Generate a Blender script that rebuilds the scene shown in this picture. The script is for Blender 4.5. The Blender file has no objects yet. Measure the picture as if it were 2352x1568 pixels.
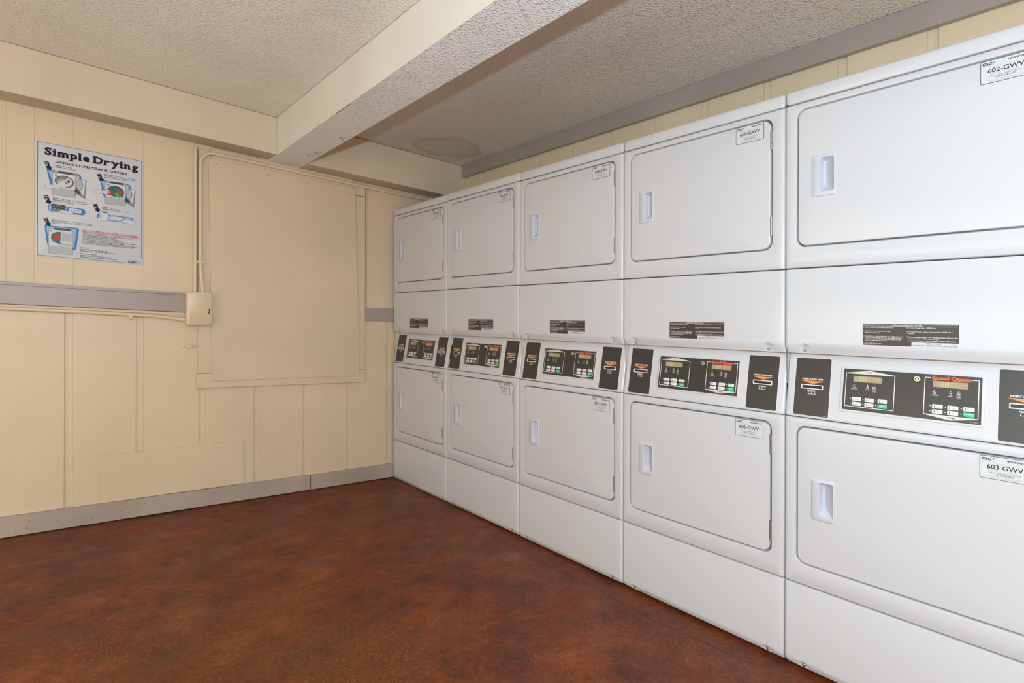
import bpy, bmesh, math, random
from mathutils import Vector, Matrix
random.seed(7)
C = bpy.context.scene.collection
scn = bpy.context.scene
R = math.radians

# ------------------------------------------------------------------ camera
# level camera, perspective-corrected lens (shift), facing the corner of the room
H = 1.19
CAMX = -1.9181
F_PX, W_PX = 1235.0, 2352.0
cam_d = bpy.data.cameras.new('camera'); cam = bpy.data.objects.new('camera', cam_d); C.objects.link(cam)
cam_d.sensor_width = 36.0
cam_d.lens = 36.0 * F_PX / W_PX
cam_d.shift_y = -(784.0 - 724.0) / W_PX
cam_d.clip_start = 0.02
yaw = math.atan2(1176.0 - 97.0, F_PX)            # optical axis turned right of +Y
roll = 0.0025
cam.location = (CAMX, 0.0, H)
m = Matrix.Rotation(-yaw, 4, 'Z') @ Matrix.Rotation(R(90), 4, 'X') @ Matrix.Rotation(roll, 4, 'Z')
cam.rotation_euler = m.to_euler()
scn.camera = cam

# ------------------------------------------------------------------ exposure, world
vs = scn.view_settings
vs.view_transform = 'Standard'; vs.look = 'None'; vs.gamma = 1.0; vs.use_curve_mapping = False
vs.exposure = 0.0
world = bpy.data.worlds.new('world'); scn.world = world; world.use_nodes = True
world.node_tree.nodes['Background'].inputs[0].default_value = (1.0, 0.93, 0.84, 1)
world.node_tree.nodes['Background'].inputs[1].default_value = 0.05

# ------------------------------------------------------------------ lights
FLASH_POWER = 170.0
FILL_POWER = 40.0
REAR_POWER = 104.0
def area(name, loc, rot, sx, sy, power, col):
    l = bpy.data.lights.new(name, 'AREA'); l.shape = 'RECTANGLE'; l.size = sx; l.size_y = sy
    l.energy = power; l.color = col
    o = bpy.data.objects.new(name, l); C.objects.link(o); o.location = loc; o.rotation_euler = rot
    return o
fl = bpy.data.lights.new('flash', 'POINT'); fl.energy = FLASH_POWER; fl.color = (0.545, 0.825, 1.0); fl.shadow_soft_size = 0.02
flo = bpy.data.objects.new('flash', fl); C.objects.link(flo); flo.location = (-1.93, -0.40, 1.455)
# added fill lights, all out of view
area('side_fill', (-4.34, 1.3, 1.15), (R(90), 0, R(-90)), 2.4, 1.5, FILL_POWER, (1.0, 0.91, 0.71))  # added side fill to even out the dryer fronts, no window there
area('top_fill', (-2.9, -0.7, 2.27), (0, 0, 0), 1.2, 0.28, 8.0, (1.0, 0.93, 0.84))  # added overhead fill, no known fitting
area('rear_fill', (-2.3, -2.9, 1.15), (R(112), 0, 0), 3.6, 2.1, REAR_POWER, (1.0, 0.50, 0.26))  # added warm fill from the rear for far wall and ceiling, no door there

# ------------------------------------------------------------------ node helpers
def new_mat(name, col, rough=0.5, metal=0.0, spec=0.5, coat=0.0):
    m = bpy.data.materials.new(name); m.use_nodes = True
    b = m.node_tree.nodes['Principled BSDF']
    b.inputs['Base Color'].default_value = (*col, 1); b.inputs['Roughness'].default_value = rough
    b.inputs['Metallic'].default_value = metal; b.inputs['Specular IOR Level'].default_value = spec
    b.inputs['Coat Weight'].default_value = coat
    return m
def N(m, t, **kw):
    n = m.node_tree.nodes.new(t)
    for k, v in kw.items(): setattr(n, k, v)
    return n
def L(m, a, b): m.node_tree.links.new(a, b)
def coords(m, scale=(1, 1, 1), rot=(0, 0, 0)):
    g = N(m, 'ShaderNodeNewGeometry'); mp = N(m, 'ShaderNodeMapping')
    mp.inputs['Scale'].default_value = scale; mp.inputs['Rotation'].default_value = rot
    L(m, g.outputs['Position'], mp.inputs['Vector']); return mp.outputs[0]
def noise(m, vec, scale, detail=3, rough=0.5, dist=0.0):
    n = N(m, 'ShaderNodeTexNoise'); n.inputs['Scale'].default_value = scale; n.inputs['Detail'].default_value = detail
    n.inputs['Roughness'].default_value = rough; n.inputs['Distortion'].default_value = dist
    L(m, vec, n.inputs['Vector']); return n.outputs['Fac']
def ramp(m, fac, stops):
    r = N(m, 'ShaderNodeValToRGB'); e = r.color_ramp.elements
    while len(e) < len(stops): e.new(0.5)
    for i, (p, c) in enumerate(stops):
        e[i].position = p; e[i].color = (*c, 1) if len(c) == 3 else c
    L(m, fac, r.inputs[0]); return r.outputs[0]
def mix(m, fac, a, b, mode='MIX'):
    n = N(m, 'ShaderNodeMix', data_type='RGBA', blend_type=mode)
    if isinstance(fac, (int, float)): n.inputs[0].default_value = fac
    else: L(m, fac, n.inputs[0])
    for s, v in ((6, a), (7, b)):
        if isinstance(v, tuple): n.inputs[s].default_value = (*v, 1)
        else: L(m, v, n.inputs[s])
    return n.outputs[2]
def bump(m, h, strength, dist, prev=None):
    b = N(m, 'ShaderNodeBump'); b.inputs['Strength'].default_value = strength; b.inputs['Distance'].default_value = dist
    L(m, h, b.inputs['Height'])
    if prev: L(m, prev, b.inputs['Normal'])
    return b.outputs[0]
def bsdf(m): return m.node_tree.nodes['Principled BSDF']
def math_n(m, op, a, b=None):
    n = N(m, 'ShaderNodeMath', operation=op)
    for i, v in enumerate((a, b)):
        if v is None: continue
        if isinstance(v, (int, float)): n.inputs[i].default_value = v
        else: L(m, v, n.inputs[i])
    return n.outputs[0]

M = {}
def plain(k, col, **kw): M[k] = new_mat(k, col, **kw); return M[k]

CREAM = (0.635, 0.525, 0.375)
def paint(k, col, rough, streak=True, bs=0.15, mott=0.06, dirt=None):
    m = new_mat(k, col, rough)
    v = coords(m)
    n1 = noise(m, v, 2.2, 4)
    d = tuple(c * (1 - mott * 2) for c in col); l = tuple(min(1, c * (1 + mott)) for c in col)
    c = ramp(m, n1, [(0.3, d), (0.7, l)])
    if dirt:
        n3 = noise(m, v, 5.5, 6, 0.65)
        f = ramp(m, n3, [(0.60, (0, 0, 0)), (0.72, (1, 1, 1))])
        c = mix(m, math_n(m, 'MULTIPLY', f, 0.35), c, dirt)
    L(m, c, bsdf(m).inputs['Base Color'])
    if streak:
        vs_ = coords(m, (1.2, 1, 60))
        h = noise(m, vs_, 2.0, 4, 0.6)
        vb = coords(m, (30, 30, 2.0)); h2 = noise(m, vb, 1.5, 3)
        L(m, bump(m, h2, 0.10, 0.002, bump(m, h, bs, 0.0025)), bsdf(m).inputs['Normal'])
    else:
        h = noise(m, v, 160, 3, 0.6)
        L(m, bump(m, h, bs, 0.002), bsdf(m).inputs['Normal'])
    M[k] = m; return m
paint('wall_paint', CREAM, 0.45, True, 0.12, 0.035)
paint('board_paint', tuple(c * 0.97 for c in CREAM), 0.42, False, 0.06, 0.03)
paint('conduit_paint', tuple(c * 1.04 for c in CREAM), 0.35, False, 0.04, 0.02)
paint('grey_paint', (0.330, 0.285, 0.262), 0.38, False, 0.25, 0.05)
paint('grey_paint_scuffed', (0.400, 0.335, 0.300), 0.45, False, 0.15, 0.10, (0.42, 0.34, 0.25))
paint('soffit_paint', (0.560, 0.490, 0.380), 0.6, False, 1.0, 0.06, (0.20, 0.16, 0.12))
def knockdown(k, col, stain=False, depth=0.006):
    m = new_mat(k, col, 0.55, spec=0.4)
    v = coords(m)
    vo = N(m, 'ShaderNodeTexVoronoi'); vo.inputs['Scale'].default_value = 100; vo.inputs['Randomness'].default_value = 1.0
    wv = N(m, 'ShaderNodeTexNoise'); wv.inputs['Scale'].default_value = 60; L(m, v, wv.inputs['Vector'])
    sc_ = N(m, 'ShaderNodeVectorMath', operation='SCALE'); L(m, wv.outputs['Color'], sc_.inputs[0]); sc_.inputs['Scale'].default_value = 0.010
    av = N(m, 'ShaderNodeVectorMath', operation='ADD'); L(m, v, av.inputs[0]); L(m, sc_.outputs[0], av.inputs[1]); L(m, av.outputs[0], vo.inputs['Vector'])
    h = ramp(m, vo.outputs['Distance'], [(0.0, (1, 1, 1)), (0.22, (.80, .80, .80)), (0.50, (0, 0, 0))])
    n2 = noise(m, v, 320, 2)
    nb = bump(m, n2, 0.25, 0.0015, bump(m, h, 0.50, depth))
    L(m, nb, bsdf(m).inputs['Normal'])
    big = noise(m, v, 1.7, 3)
    c = ramp(m, big, [(0.3, tuple(x * 0.93 for x in col)), (0.7, tuple(min(1, x * 1.03) for x in col))])
    if stain:
        # old water stain: a ring with a soft brown inside, its own shape on the plaster
        g = N(m, 'ShaderNodeNewGeometry'); sub = N(m, 'ShaderNodeVectorMath', operation='SUBTRACT')
        L(m, g.outputs['Position'], sub.inputs[0]); sub.inputs[1].default_value = (0.20, 3.10, 2.35)
        sc = N(m, 'ShaderNodeVectorMath', operation='MULTIPLY'); L(m, sub.outputs[0], sc.inputs[0]); sc.inputs[1].default_value = (3.6, 5.0, 0)
        wob = N(m, 'ShaderNodeTexNoise'); wob.inputs['Scale'].default_value = 3.5; L(m, g.outputs['Position'], wob.inputs['Vector'])
        wa = N(m, 'ShaderNodeVectorMath', operation='SCALE'); L(m, wob.outputs['Color'], wa.inputs[0]); wa.inputs['Scale'].default_value = 1.1
        ad = N(m, 'ShaderNodeVectorMath', operation='ADD'); L(m, sc.outputs[0], ad.inputs[0]); L(m, wa.outputs[0], ad.inputs[1])
        s2 = N(m, 'ShaderNodeVectorMath', operation='SUBTRACT'); L(m, ad.outputs[0], s2.inputs[0]); s2.inputs[1].default_value = (0.55, 0.55, 0.55)
        ms = N(m, 'ShaderNodeVectorMath', operation='MULTIPLY'); L(m, s2.outputs[0], ms.inputs[0]); ms.inputs[1].default_value = (1, 1, 0)
        ln = N(m, 'ShaderNodeVectorMath', operation='LENGTH'); L(m, ms.outputs[0], ln.inputs[0])
        f = ramp(m, ln.outputs['Value'], [(0.0, (.30, .30, .30)), (0.55, (.22, .22, .22)), (0.80, (.80, .80, .80)), (0.95, (0, 0, 0))])
        c = mix(m, math_n(m, 'MULTIPLY', f, 0.38), c, (0.30, 0.20, 0.12))
    L(m, c, bsdf(m).inputs['Base Color'])
    M[k] = m
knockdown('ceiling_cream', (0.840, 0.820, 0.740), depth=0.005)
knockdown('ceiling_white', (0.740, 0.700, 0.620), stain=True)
knockdown('beam_white', (0.790, 0.790, 0.780), depth=0.007)
paint('beam_cream', (0.760, 0.740, 0.690), 0.5, False, 0.25, 0.03)

def floor_mat():
    m = new_mat('stained_concrete', (0.2, 0.07, 0.04), 0.4, spec=0.28)
    v = coords(m, (1.0, 1.0, 0), (0, 0, R(18)))
    w = coords(m, (1.0, 1.25, 0), (0, 0, R(35)))
    a = noise(m, w, 3.4, 12, 0.72, 0.4)
    base = ramp(m, a, [(0.34, (0.070, 0.018, 0.0085)), (0.45, (0.130, 0.029, 0.0100)), (0.56, (0.185, 0.038, 0.0110)), (0.70, (0.260, 0.064, 0.0160))])
    b = noise(m, w, 5.5, 14, 0.80, 0.5)
    dark = ramp(m, b, [(0.50, (0, 0, 0)), (0.62, (1, 1, 1))])
    base = mix(m, math_n(m, 'MULTIPLY', dark, 0.62), base, (0.052, 0.0210, 0.0150))
    c = noise(m, v, 1.3, 8, 0.7)
    gr = ramp(m, c, [(0.48, (0, 0, 0)), (0.62, (1, 1, 1))])
    base = mix(m, math_n(m, 'MULTIPLY', gr, 0.50), base, (0.130, 0.050, 0.0140))
    # trowelled grain
    g = noise(m, v, 55, 10, 0.85, 0.2)
    gm = ramp(m, g, [(0.34, (0.40, 0.40, 0.40)), (0.50, (1, 1, 1)), (0.66, (1.7, 1.7, 1.7))])
    base = mix(m, 0.80, base, gm, 'MULTIPLY')
    # small worn ochre specks, gathered in patches
    s = noise(m, w, 150, 3, 0.6, 0.6); sp = ramp(m, s, [(0.58, (0, 0, 0)), (0.66, (1, 1, 1))])
    pt = noise(m, v, 2.8, 8, 0.7); pm = ramp(m, pt, [(0.45, (0.05, 0.05, 0.05)), (0.60, (1, 1, 1))])
    base = mix(m, math_n(m, 'MULTIPLY', math_n(m, 'MULTIPLY', sp, pm), 0.80), base, (0.40, 0.160, 0.050))
    cl = noise(m, v, 2.0, 4, 0.6); cm = ramp(m, cl, [(0.60, (0, 0, 0)), (0.72, (1, 1, 1))])
    base = mix(m, math_n(m, 'MULTIPLY', cm, 0.30), base, (0.28, 0.130, 0.070))
    L(m, base, bsdf(m).inputs['Base Color'])
    rg = ramp(m, noise(m, w, 5, 6, 0.65), [(0.3, (0.34, 0.34, 0.34)), (0.7, (0.58, 0.58, 0.58))])
    L(m, rg, bsdf(m).inputs['Roughness'])
    L(m, bump(m, noise(m, v, 6, 5), 0.12, 0.006, bump(m, noise(m, v, 80, 6, 0.7), 0.35, 0.0020)), bsdf(m).inputs['Normal'])
    M['floor'] = m
floor_mat()

def enamel():
    m = new_mat('white_enamel', (0.575, 0.575, 0.600), 0.22, spec=0.35)
    v = coords(m); h = noise(m, v, 420, 2)
    L(m, bump(m, h, 0.05, 0.0006), bsdf(m).inputs['Normal'])
    M['enamel'] = m
enamel()
plain('handle_plastic', (0.58, 0.59, 0.66), rough=0.30)
plain('cabinet_side', (0.40, 0.40, 0.41), rough=0.5)
plain('steel', (0.55, 0.53, 0.50), rough=0.35, metal=1.0)
plain('steel_dull', (0.30, 0.25, 0.20), rough=0.5, metal=0.8)
plain('hinge_steel', (0.30, 0.265, 0.23), rough=0.45, metal=0.7)
plain('brass', (0.75, 0.68, 0.52), rough=0.3, metal=0.9)
plain('black', (0.012, 0.011, 0.010), rough=0.5)
plain('panel_dark', (0.040, 0.036, 0.035), rough=0.33)
plain('label_dark', (0.050, 0.038, 0.034), rough=0.45)
plain('label_white', (0.60, 0.61, 0.62), rough=0.5, spec=0.2)
plain('print_white', (0.80, 0.80, 0.80), rough=0.5)
plain('print_grey', (0.30, 0.30, 0.30), rough=0.5)
plain('print_silver', (0.60, 0.60, 0.57), rough=0.4)
plain('ink', (0.03, 0.028, 0.028), rough=0.5, spec=0.15)
plain('orange', (0.85, 0.24, 0.03), rough=0.45)
plain('red_orange', (0.85, 0.10, 0.02), rough=0.45)
plain('display', (0.36, 0.28, 0.17), rough=0.25)
plain('display_lit', (0.62, 0.52, 0.28), rough=0.3)
plain('display_dim', (0.46, 0.36, 0.24), rough=0.3)
plain('button_white', (0.74, 0.74, 0.72), rough=0.4)
plain('button_green', (0.01, 0.58, 0.22), rough=0.4)
plain('teal', (0.02, 0.33, 0.45), rough=0.4)
plain('teal_light', (0.20, 0.60, 0.75), rough=0.4)
plain('poster_white', (0.58, 0.62, 0.68), rough=0.50, spec=0.3)
plain('navy', (0.006, 0.010, 0.035), rough=0.4, spec=0.15)
plain('blue', (0.03, 0.21, 0.58), rough=0.4, spec=0.15)
plain('blue_light', (0.30, 0.45, 0.68), rough=0.4, spec=0.15)
plain('p_g1', (0.42, 0.44, 0.48), rough=0.4, spec=0.15)
plain('p_g2', (0.22, 0.23, 0.25), rough=0.4, spec=0.15)
plain('p_g3', (0.06, 0.06, 0.06), rough=0.4, spec=0.15)
plain('p_edge', (0.20, 0.20, 0.20), rough=0.4, spec=0.15)
plain('p_red', (0.55, 0.03, 0.04), rough=0.4, spec=0.15)
plain('p_green', (0.08, 0.42, 0.06), rough=0.4, spec=0.15)
plain('p_teal', (0.02, 0.16, 0.14), rough=0.4, spec=0.15)
plain('skin', (0.60, 0.62, 0.66), rough=0.4, spec=0.15)
plain('tan_mark', (0.52, 0.36, 0.20), rough=0.5)
plain('added_lamp_glass', (0.8, 0.8, 0.8), rough=0.4)
bm_ = bsdf(M['added_lamp_glass']); bm_.inputs['Emission Color'].default_value = (1, 0.86, 0.70, 1); bm_.inputs['Emission Strength'].default_value = 3.0

# ------------------------------------------------------------------ mesh builder
class MB:
    def __init__(s): s.v = []; s.f = []; s.m = []; s.mats = []
    def mi(s, k):
        if k not in s.mats: s.mats.append(k)
        return s.mats.index(k)
    def add(s, pts, faces, k):
        o = len(s.v); s.v += [tuple(p) for p in pts]; i = s.mi(k)
        for f in faces: s.f.append(tuple(o + a for a in f)); s.m.append(i)
    def poly(s, pts, k): s.add(pts, [tuple(range(len(pts)))], k)
    def loft(s, loops, k, cap0=False, cap1=False, closed=True):
        n = len(loops[0]); pts = [p for l in loops for p in l]; fs = []
        for i in range(len(loops) - 1):
            for j in range(n if closed else n - 1):
                a = i * n + j; b = i * n + (j + 1) % n
                fs.append((a, b, b + n, a + n))
        if cap0: fs.append(tuple(range(n)))
        if cap1: fs.append(tuple((len(loops) - 1) * n + j for j in range(n)))
        s.add(pts, fs, k)
    def box(s, x0, x1, y0, y1, z0, z1, k, bev=0.0):
        if bev <= 0:
            p = [(x, y, z) for z in (z0, z1) for (x, y) in ((x0, y0), (x1, y0), (x1, y1), (x0, y1))]
            s.add(p, [(0, 3, 2, 1), (4, 5, 6, 7), (0, 1, 5, 4), (1, 2, 6, 5), (2, 3, 7, 6), (3, 0, 4, 7)], k)
        else:
            L_ = []
            for y, ins in ((y0, bev), (y0 + bev * .3, bev * .3), (y0 + bev, 0), (y1 - bev, 0), (y1 - bev * .3, bev * .3), (y1, bev)):
                L_.append([(a, y, b) for a, b in rr(x0 + ins, x1 - ins, z0 + ins, z1 - ins, bev, 2)])
            s.loft(L_, k, True, True)
    def prism(s, quad, y0, y1, k, bev=0.0):
        """outline in (x,z), from front y0 to back y1"""
        n = len(quad)
        if bev > 0:
            cx = sum(p[0] for p in quad) / n; cz = sum(p[1] for p in quad) / n
            ins = []
            for x, z in quad:
                ins.append((x + (bev if x < cx else -bev), z + (bev if z < cz else -bev)))
            s.loft([[(x, y0, z) for x, z in ins], [(x, y0 + bev, z) for x, z in quad], [(x, y1, z) for x, z in quad]], k, True, True)
        else:
            s.loft([[(x, y0, z) for x, z in quad], [(x, y1, z) for x, z in quad]], k, True, True)
    def tube(s, pts, r, k, n=10, caps=True):
        P = [Vector(p) for p in pts]; loops = []
        up = None
        for i, p in enumerate(P):
            t = (P[min(i + 1, len(P) - 1)] - P[max(i - 1, 0)]).normalized()
            if up is None:
                up = Vector((0, 0, 1)) if abs(t.z) < .9 else Vector((0, 1, 0))
            a = (up - t * up.dot(t)).normalized(); b = t.cross(a); up = a
            rr_ = r[i] if isinstance(r, (list, tuple)) else r
            loops.append([tuple(p + a * math.cos(2 * math.pi * j / n) * rr_ + b * math.sin(2 * math.pi * j / n) * rr_) for j in range(n)])
        s.loft(loops, k, caps, caps)
    def build(s, name, parent=None, loc=None, angle=35, recalc=True):
        me = bpy.data.meshes.new(name); me.from_pydata(s.v, [], s.f)
        for k in s.mats: me.materials.append(M[k])
        for p, i in zip(me.polygons, s.m): p.material_index = i
        if recalc:
            b = bmesh.new(); b.from_mesh(me); bmesh.ops.recalc_face_normals(b, faces=b.faces); b.to_mesh(me); b.free()
        for p in me.polygons: p.use_smooth = True
        me.set_sharp_from_angle(angle=R(angle))
        o = bpy.data.objects.new(name, me); C.objects.link(o)
        if parent: o.parent = parent
        if loc: o.location = loc
        return o

def rr(a0, a1, b0, b1, r, seg=5):
    """rounded rectangle outline, (seg+1)*4 points"""
    out = []
    for cx, cy, s0 in ((a1 - r, b0 + r, -90), (a1 - r, b1 - r, 0), (a0 + r, b1 - r, 90), (a0 + r, b0 + r, 180)):
        for i in range(seg + 1):
            t = R(s0 + 90 * i / seg); out.append((cx + r * math.cos(t), cy + r * math.sin(t)))
    return out

# text outlines from the built-in font
_tc = {}
def glyphs(txt, bold=0.0, spacing=1.0, res=2):
    key = (txt, bold, spacing, res)
    if key in _tc: return _tc[key]
    cu = bpy.data.curves.new('tmp', 'FONT'); cu.body = txt; cu.size = 1.0; cu.offset = bold; cu.resolution_u = res
    cu.space_character = spacing; cu.fill_mode = 'FRONT'
    o = bpy.data.objects.new('tmp', cu); C.objects.link(o)
    bpy.context.view_layer.update()
    me = bpy.data.meshes.new_from_object(o.evaluated_get(bpy.context.evaluated_depsgraph_get()))
    vs_ = [(v.co.x, v.co.y) for v in me.vertices]; fs = [tuple(p.vertices) for p in me.polygons]
    bpy.data.objects.remove(o); bpy.data.curves.remove(cu); bpy.data.meshes.remove(me)
    if not vs_: vs_ = [(0, 0), (1, 0), (1, 1)]; fs = []
    x0 = min(p[0] for p in vs_); x1 = max(p[0] for p in vs_)
    _tc[key] = ([(x - x0, y) for x, y in vs_], fs, x1 - x0)
    return _tc[key]
CAP = 0.685      # cap height of the built-in font at size 1
def text(mb, F, txt, a0, b0, a1=None, cap=0.01, k='ink', off=0.0008, bold=0.0, slant=0.0, res=2):
    """place text with its baseline from (a0,b0); width to a1 when given; F maps (a,b,off) to 3D"""
    vs_, fs, w = glyphs(txt, bold, 1.0, res)
    sy = cap / CAP; sx = (a1 - a0) / w if a1 is not None else sy
    mb.add([F(a0 + (x + y * slant) * sx, b0 + y * sy, off) for x, y in vs_], fs, k)

def tag(o, label=None, cat=None, group=None, kind=None):
    if label: o['label'] = label
    if cat: o['category'] = cat
    if group: o['group'] = group
    if kind: o['kind'] = kind
    return o
def empty(name, loc, rz=0.0):
    o = bpy.data.objects.new(name, None); C.objects.link(o); o.location = loc; o.rotation_euler = (0, 0, rz)
    o.empty_display_size = 0.1; return o
def struct(o): o['kind'] = 'structure'; return o

# ------------------------------------------------------------------ the room
YW = 3.53          # face of the far wall
XR = 0.545         # face of the wall behind the dryers
XL, YN = -4.4, -3.0
SL = -0.045        # the old building slopes down towards the dryer wall
def fz(x, y=0.0): return (-0.055 * x if x < 0 else 0.0) + 0.010 * min(1.0, max(0.0, (y - 1.0) / 2.5))

b = MB()           # floor: drains towards the dryers, level under them
xs = [XL, 0.0, XR + 0.1]; yy_ = [YN, 1.0, 3.5, YW + .1]
for i in range(2):
    for j in range(3):
        x0, x1, y0, y1 = xs[i], xs[i + 1], yy_[j], yy_[j + 1]
        b.add([(x0, y0, fz(x0, y0)), (x1, y0, fz(x1, y0)), (x1, y1, fz(x1, y1)), (x0, y1, fz(x0, y1))], [(0, 1, 2, 3)], 'floor')
b.add([(XL, YN, -.1), (XR + .1, YN, -.1), (XR + .1, YW + .1, -.1), (XL, YW + .1, -.1)], [(0, 3, 2, 1)], 'floor')
# hairline cracks in the slab
def crack(pts, w=0.0022):
    for i in range(len(pts) - 1):
        (x0, y0), (x1, y1) = pts[i], pts[i + 1]
        d = Vector((x1 - x0, y1 - y0)).normalized(); n = Vector((-d.y, d.x)) * w / 2
        z0, z1 = fz(x0, y0) + .0006, fz(x1, y1) + .0006
        b.poly([(x0 - n.x, y0 - n.y, z0), (x1 - n.x, y1 - n.y, z1), (x1 + n.x, y1 + n.y, z1), (x0 + n.x, y0 + n.y, z0)], 'crack')
plain('crack', (0.06, 0.028, 0.018), rough=0.7)
pts = []; y = 2.05
while y > 0.9:
    pts.append((-0.115 + 0.012 * math.sin(y * 9) + random.uniform(-.004, .004), y)); y -= 0.06
crack(pts)
crack([(-1.56, 2.93), (-1.47, 2.945), (-1.39, 2.95)], 0.0022)
struct(b.build('floor'))

# far wall: grooved siding boards
b = MB()
cx0 = [-1.8345 + 0.2985 * i for i in range(-9, 7)]
def wall_strip(zf0, zf1, grooves):
    prof = [(XL, YW)]
    for g0, g1, dep in grooves:
        prof += [(g0, YW), (g0 + 0.0015, YW + dep), (g1 - 0.0015, YW + dep), (g1, YW)]
    prof.append((XR + .1, YW))
    lo = [(x, y, zf0(x)) for x, y in prof]; hi = [(x, y, zf1(x)) for x, y in prof]
    b.loft([lo, hi], 'wall_paint', closed=False)
zr = lambda x: 1.19 + SL * (x + 0.11) if x < -0.9 else 1.195
wall_strip(lambda x: -0.05, lambda x: 1.20 + SL * x if x < -1.2 else 1.20, [(x, x + 0.035, 0.007) for x in cx0 if XL < x < 0.4])
wall_strip(lambda x: 1.20 + SL * x if x < -1.2 else 1.20, lambda x: 2.62, [(-2.351, -2.346, .0012), (-2.050, -2.045, .0010), (-1.950, -1.945, .0012), (-1.801, -1.796, .0012), (-1.507, -1.502, .0007)])
b.box(XL, XR + .1, YW + .03, YW + .12, -.1, 2.62, 'wall_paint')
wall_back = struct(b.build('wall_back', angle=3))

# wall behind the dryers, same siding
b = MB()
prof = [(XR, YW)]
YC = [0.170, -0.130, -0.43, -0.73, -1.03, -1.33, -1.63, -1.93, -2.23, -2.53, -2.83] + [0.472, 0.768, 1.070, 1.372, 1.675, 1.970] + [2.268, 2.566, 2.864, 3.16]
for yc in sorted(YC, reverse=True):
    prof += [(XR, yc + .0175), (XR + .007, yc + .016), (XR + .007, yc - .016), (XR, yc - .0175)]
prof.append((XR, YN))
b.loft([[(x, y, -.05) for x, y in prof], [(x, y, 2.6) for x, y in prof]], 'wall_paint', closed=False)
b.box(XR + .03, XR + .12, YN, YW + .1, -.1, 2.62, 'wall_paint')
struct(b.build('wall_right', angle=3))
b = MB(); b.box(XL - .1, XL, YN - .1, YW + .1, -.1, 2.75, 'wall_paint'); struct(b.build('wall_left'))
b = MB(); b.box(XL, XR, YN - .1, YN, -.1, 2.75, 'wall_paint'); struct(b.build('wall_front'))

# ceiling: cream bay left of the beam, grey-white bay right of it
def czl(x, y): return H + 1.190 + (-.856 - x) * .047 + (y - 3.375) * .006
def czr(x, y): return H + 1.151 + (XR - x) * .034
b = MB()
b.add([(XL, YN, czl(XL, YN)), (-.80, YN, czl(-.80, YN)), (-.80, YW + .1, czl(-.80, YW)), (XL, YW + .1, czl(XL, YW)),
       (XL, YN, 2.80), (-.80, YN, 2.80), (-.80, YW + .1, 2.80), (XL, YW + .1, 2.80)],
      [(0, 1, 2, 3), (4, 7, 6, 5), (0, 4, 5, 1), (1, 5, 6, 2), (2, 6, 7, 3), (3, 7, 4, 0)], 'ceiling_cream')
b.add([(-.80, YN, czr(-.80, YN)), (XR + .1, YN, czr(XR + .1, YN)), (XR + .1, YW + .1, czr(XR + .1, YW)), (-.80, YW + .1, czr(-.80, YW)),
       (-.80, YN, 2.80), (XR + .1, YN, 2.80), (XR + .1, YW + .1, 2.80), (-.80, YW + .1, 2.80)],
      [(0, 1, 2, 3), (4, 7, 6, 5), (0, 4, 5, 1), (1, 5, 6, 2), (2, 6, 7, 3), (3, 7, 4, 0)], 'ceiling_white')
struct(b.build('ceiling'))

# ceiling beam parallel to the dryer row
b = MB()
def bl(y): return H + 0.981 + (1.374 - y) * 0.0095
def br(y): return H + 0.956 + (1.08 - y) * 0.0050
ys = [YN + .0, 0.0, 1.4, 2.8, 3.375, YW]
rows = []
for y in ys:
    zl = bl(y) if y < 3.4 else H + 0.951
    rows.append(((-.856, y, czl(-.856, y) - .003), (-.856, y, zl), (-.672, y, br(y)), (-.672, y, czr(-.672, y) + .01)))
for i in range(len(ys) - 1):
    a, c = rows[i], rows[i + 1]
    b.poly([a[0], c[0], c[1], a[1]], 'beam_cream')
    b.poly([a[1], c[1], c[2], a[2]], 'beam_white')
    b.poly([a[2], c[2], c[3], a[3]], 'beam_cream')
b.poly(list(rows[0]), 'beam_cream'); b.poly(list(rows[-1]), 'beam_cream')
# peeling paint along the underside
def flake(u0, y0, pts, w=0.0025):
    P = [(-.856 + (u0 + p) , y0 + q) for p, q in pts]
    for i in range(len(P) - 1):
        (x0, yy0), (x1, yy1) = P[i], P[i + 1]
        d = Vector((x1 - x0, yy1 - yy0)); 
        if d.length == 0: continue
        d.normalize(); n = Vector((-d.y, d.x)) * w / 2
        f = lambda x, y: bl(y) + (br(y) - bl(y)) * (x + .856) / .184 - .0012
        b.poly([(x0 - n.x, yy0 - n.y, f(x0, yy0)), (x1 - n.x, yy1 - n.y, f(x1, yy1)), (x1 + n.x, yy1 + n.y, f(x1, yy1)), (x0 + n.x, yy0 + n.y, f(x0, yy0))], 'crack')
flake(.14, 2.72, [(.04, 0), (.02, .02), (.015, .05), (.0, .06), (.02, .08), (.04, .10)])
flake(.13, 3.10, [(.05, -.05), (.03, 0), (.01, .02), (.015, .04), (.035, .05)], .003)
flake(.12, 3.18, [(.05, 0), (.0, .02), (.02, .05)], .003)
flake(.0, 2.35, [(.002, 0), (.004, .07), (.002, .16)], .0025)
tag(b.build('ceiling_beam', recalc=True), kind='structure')

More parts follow.
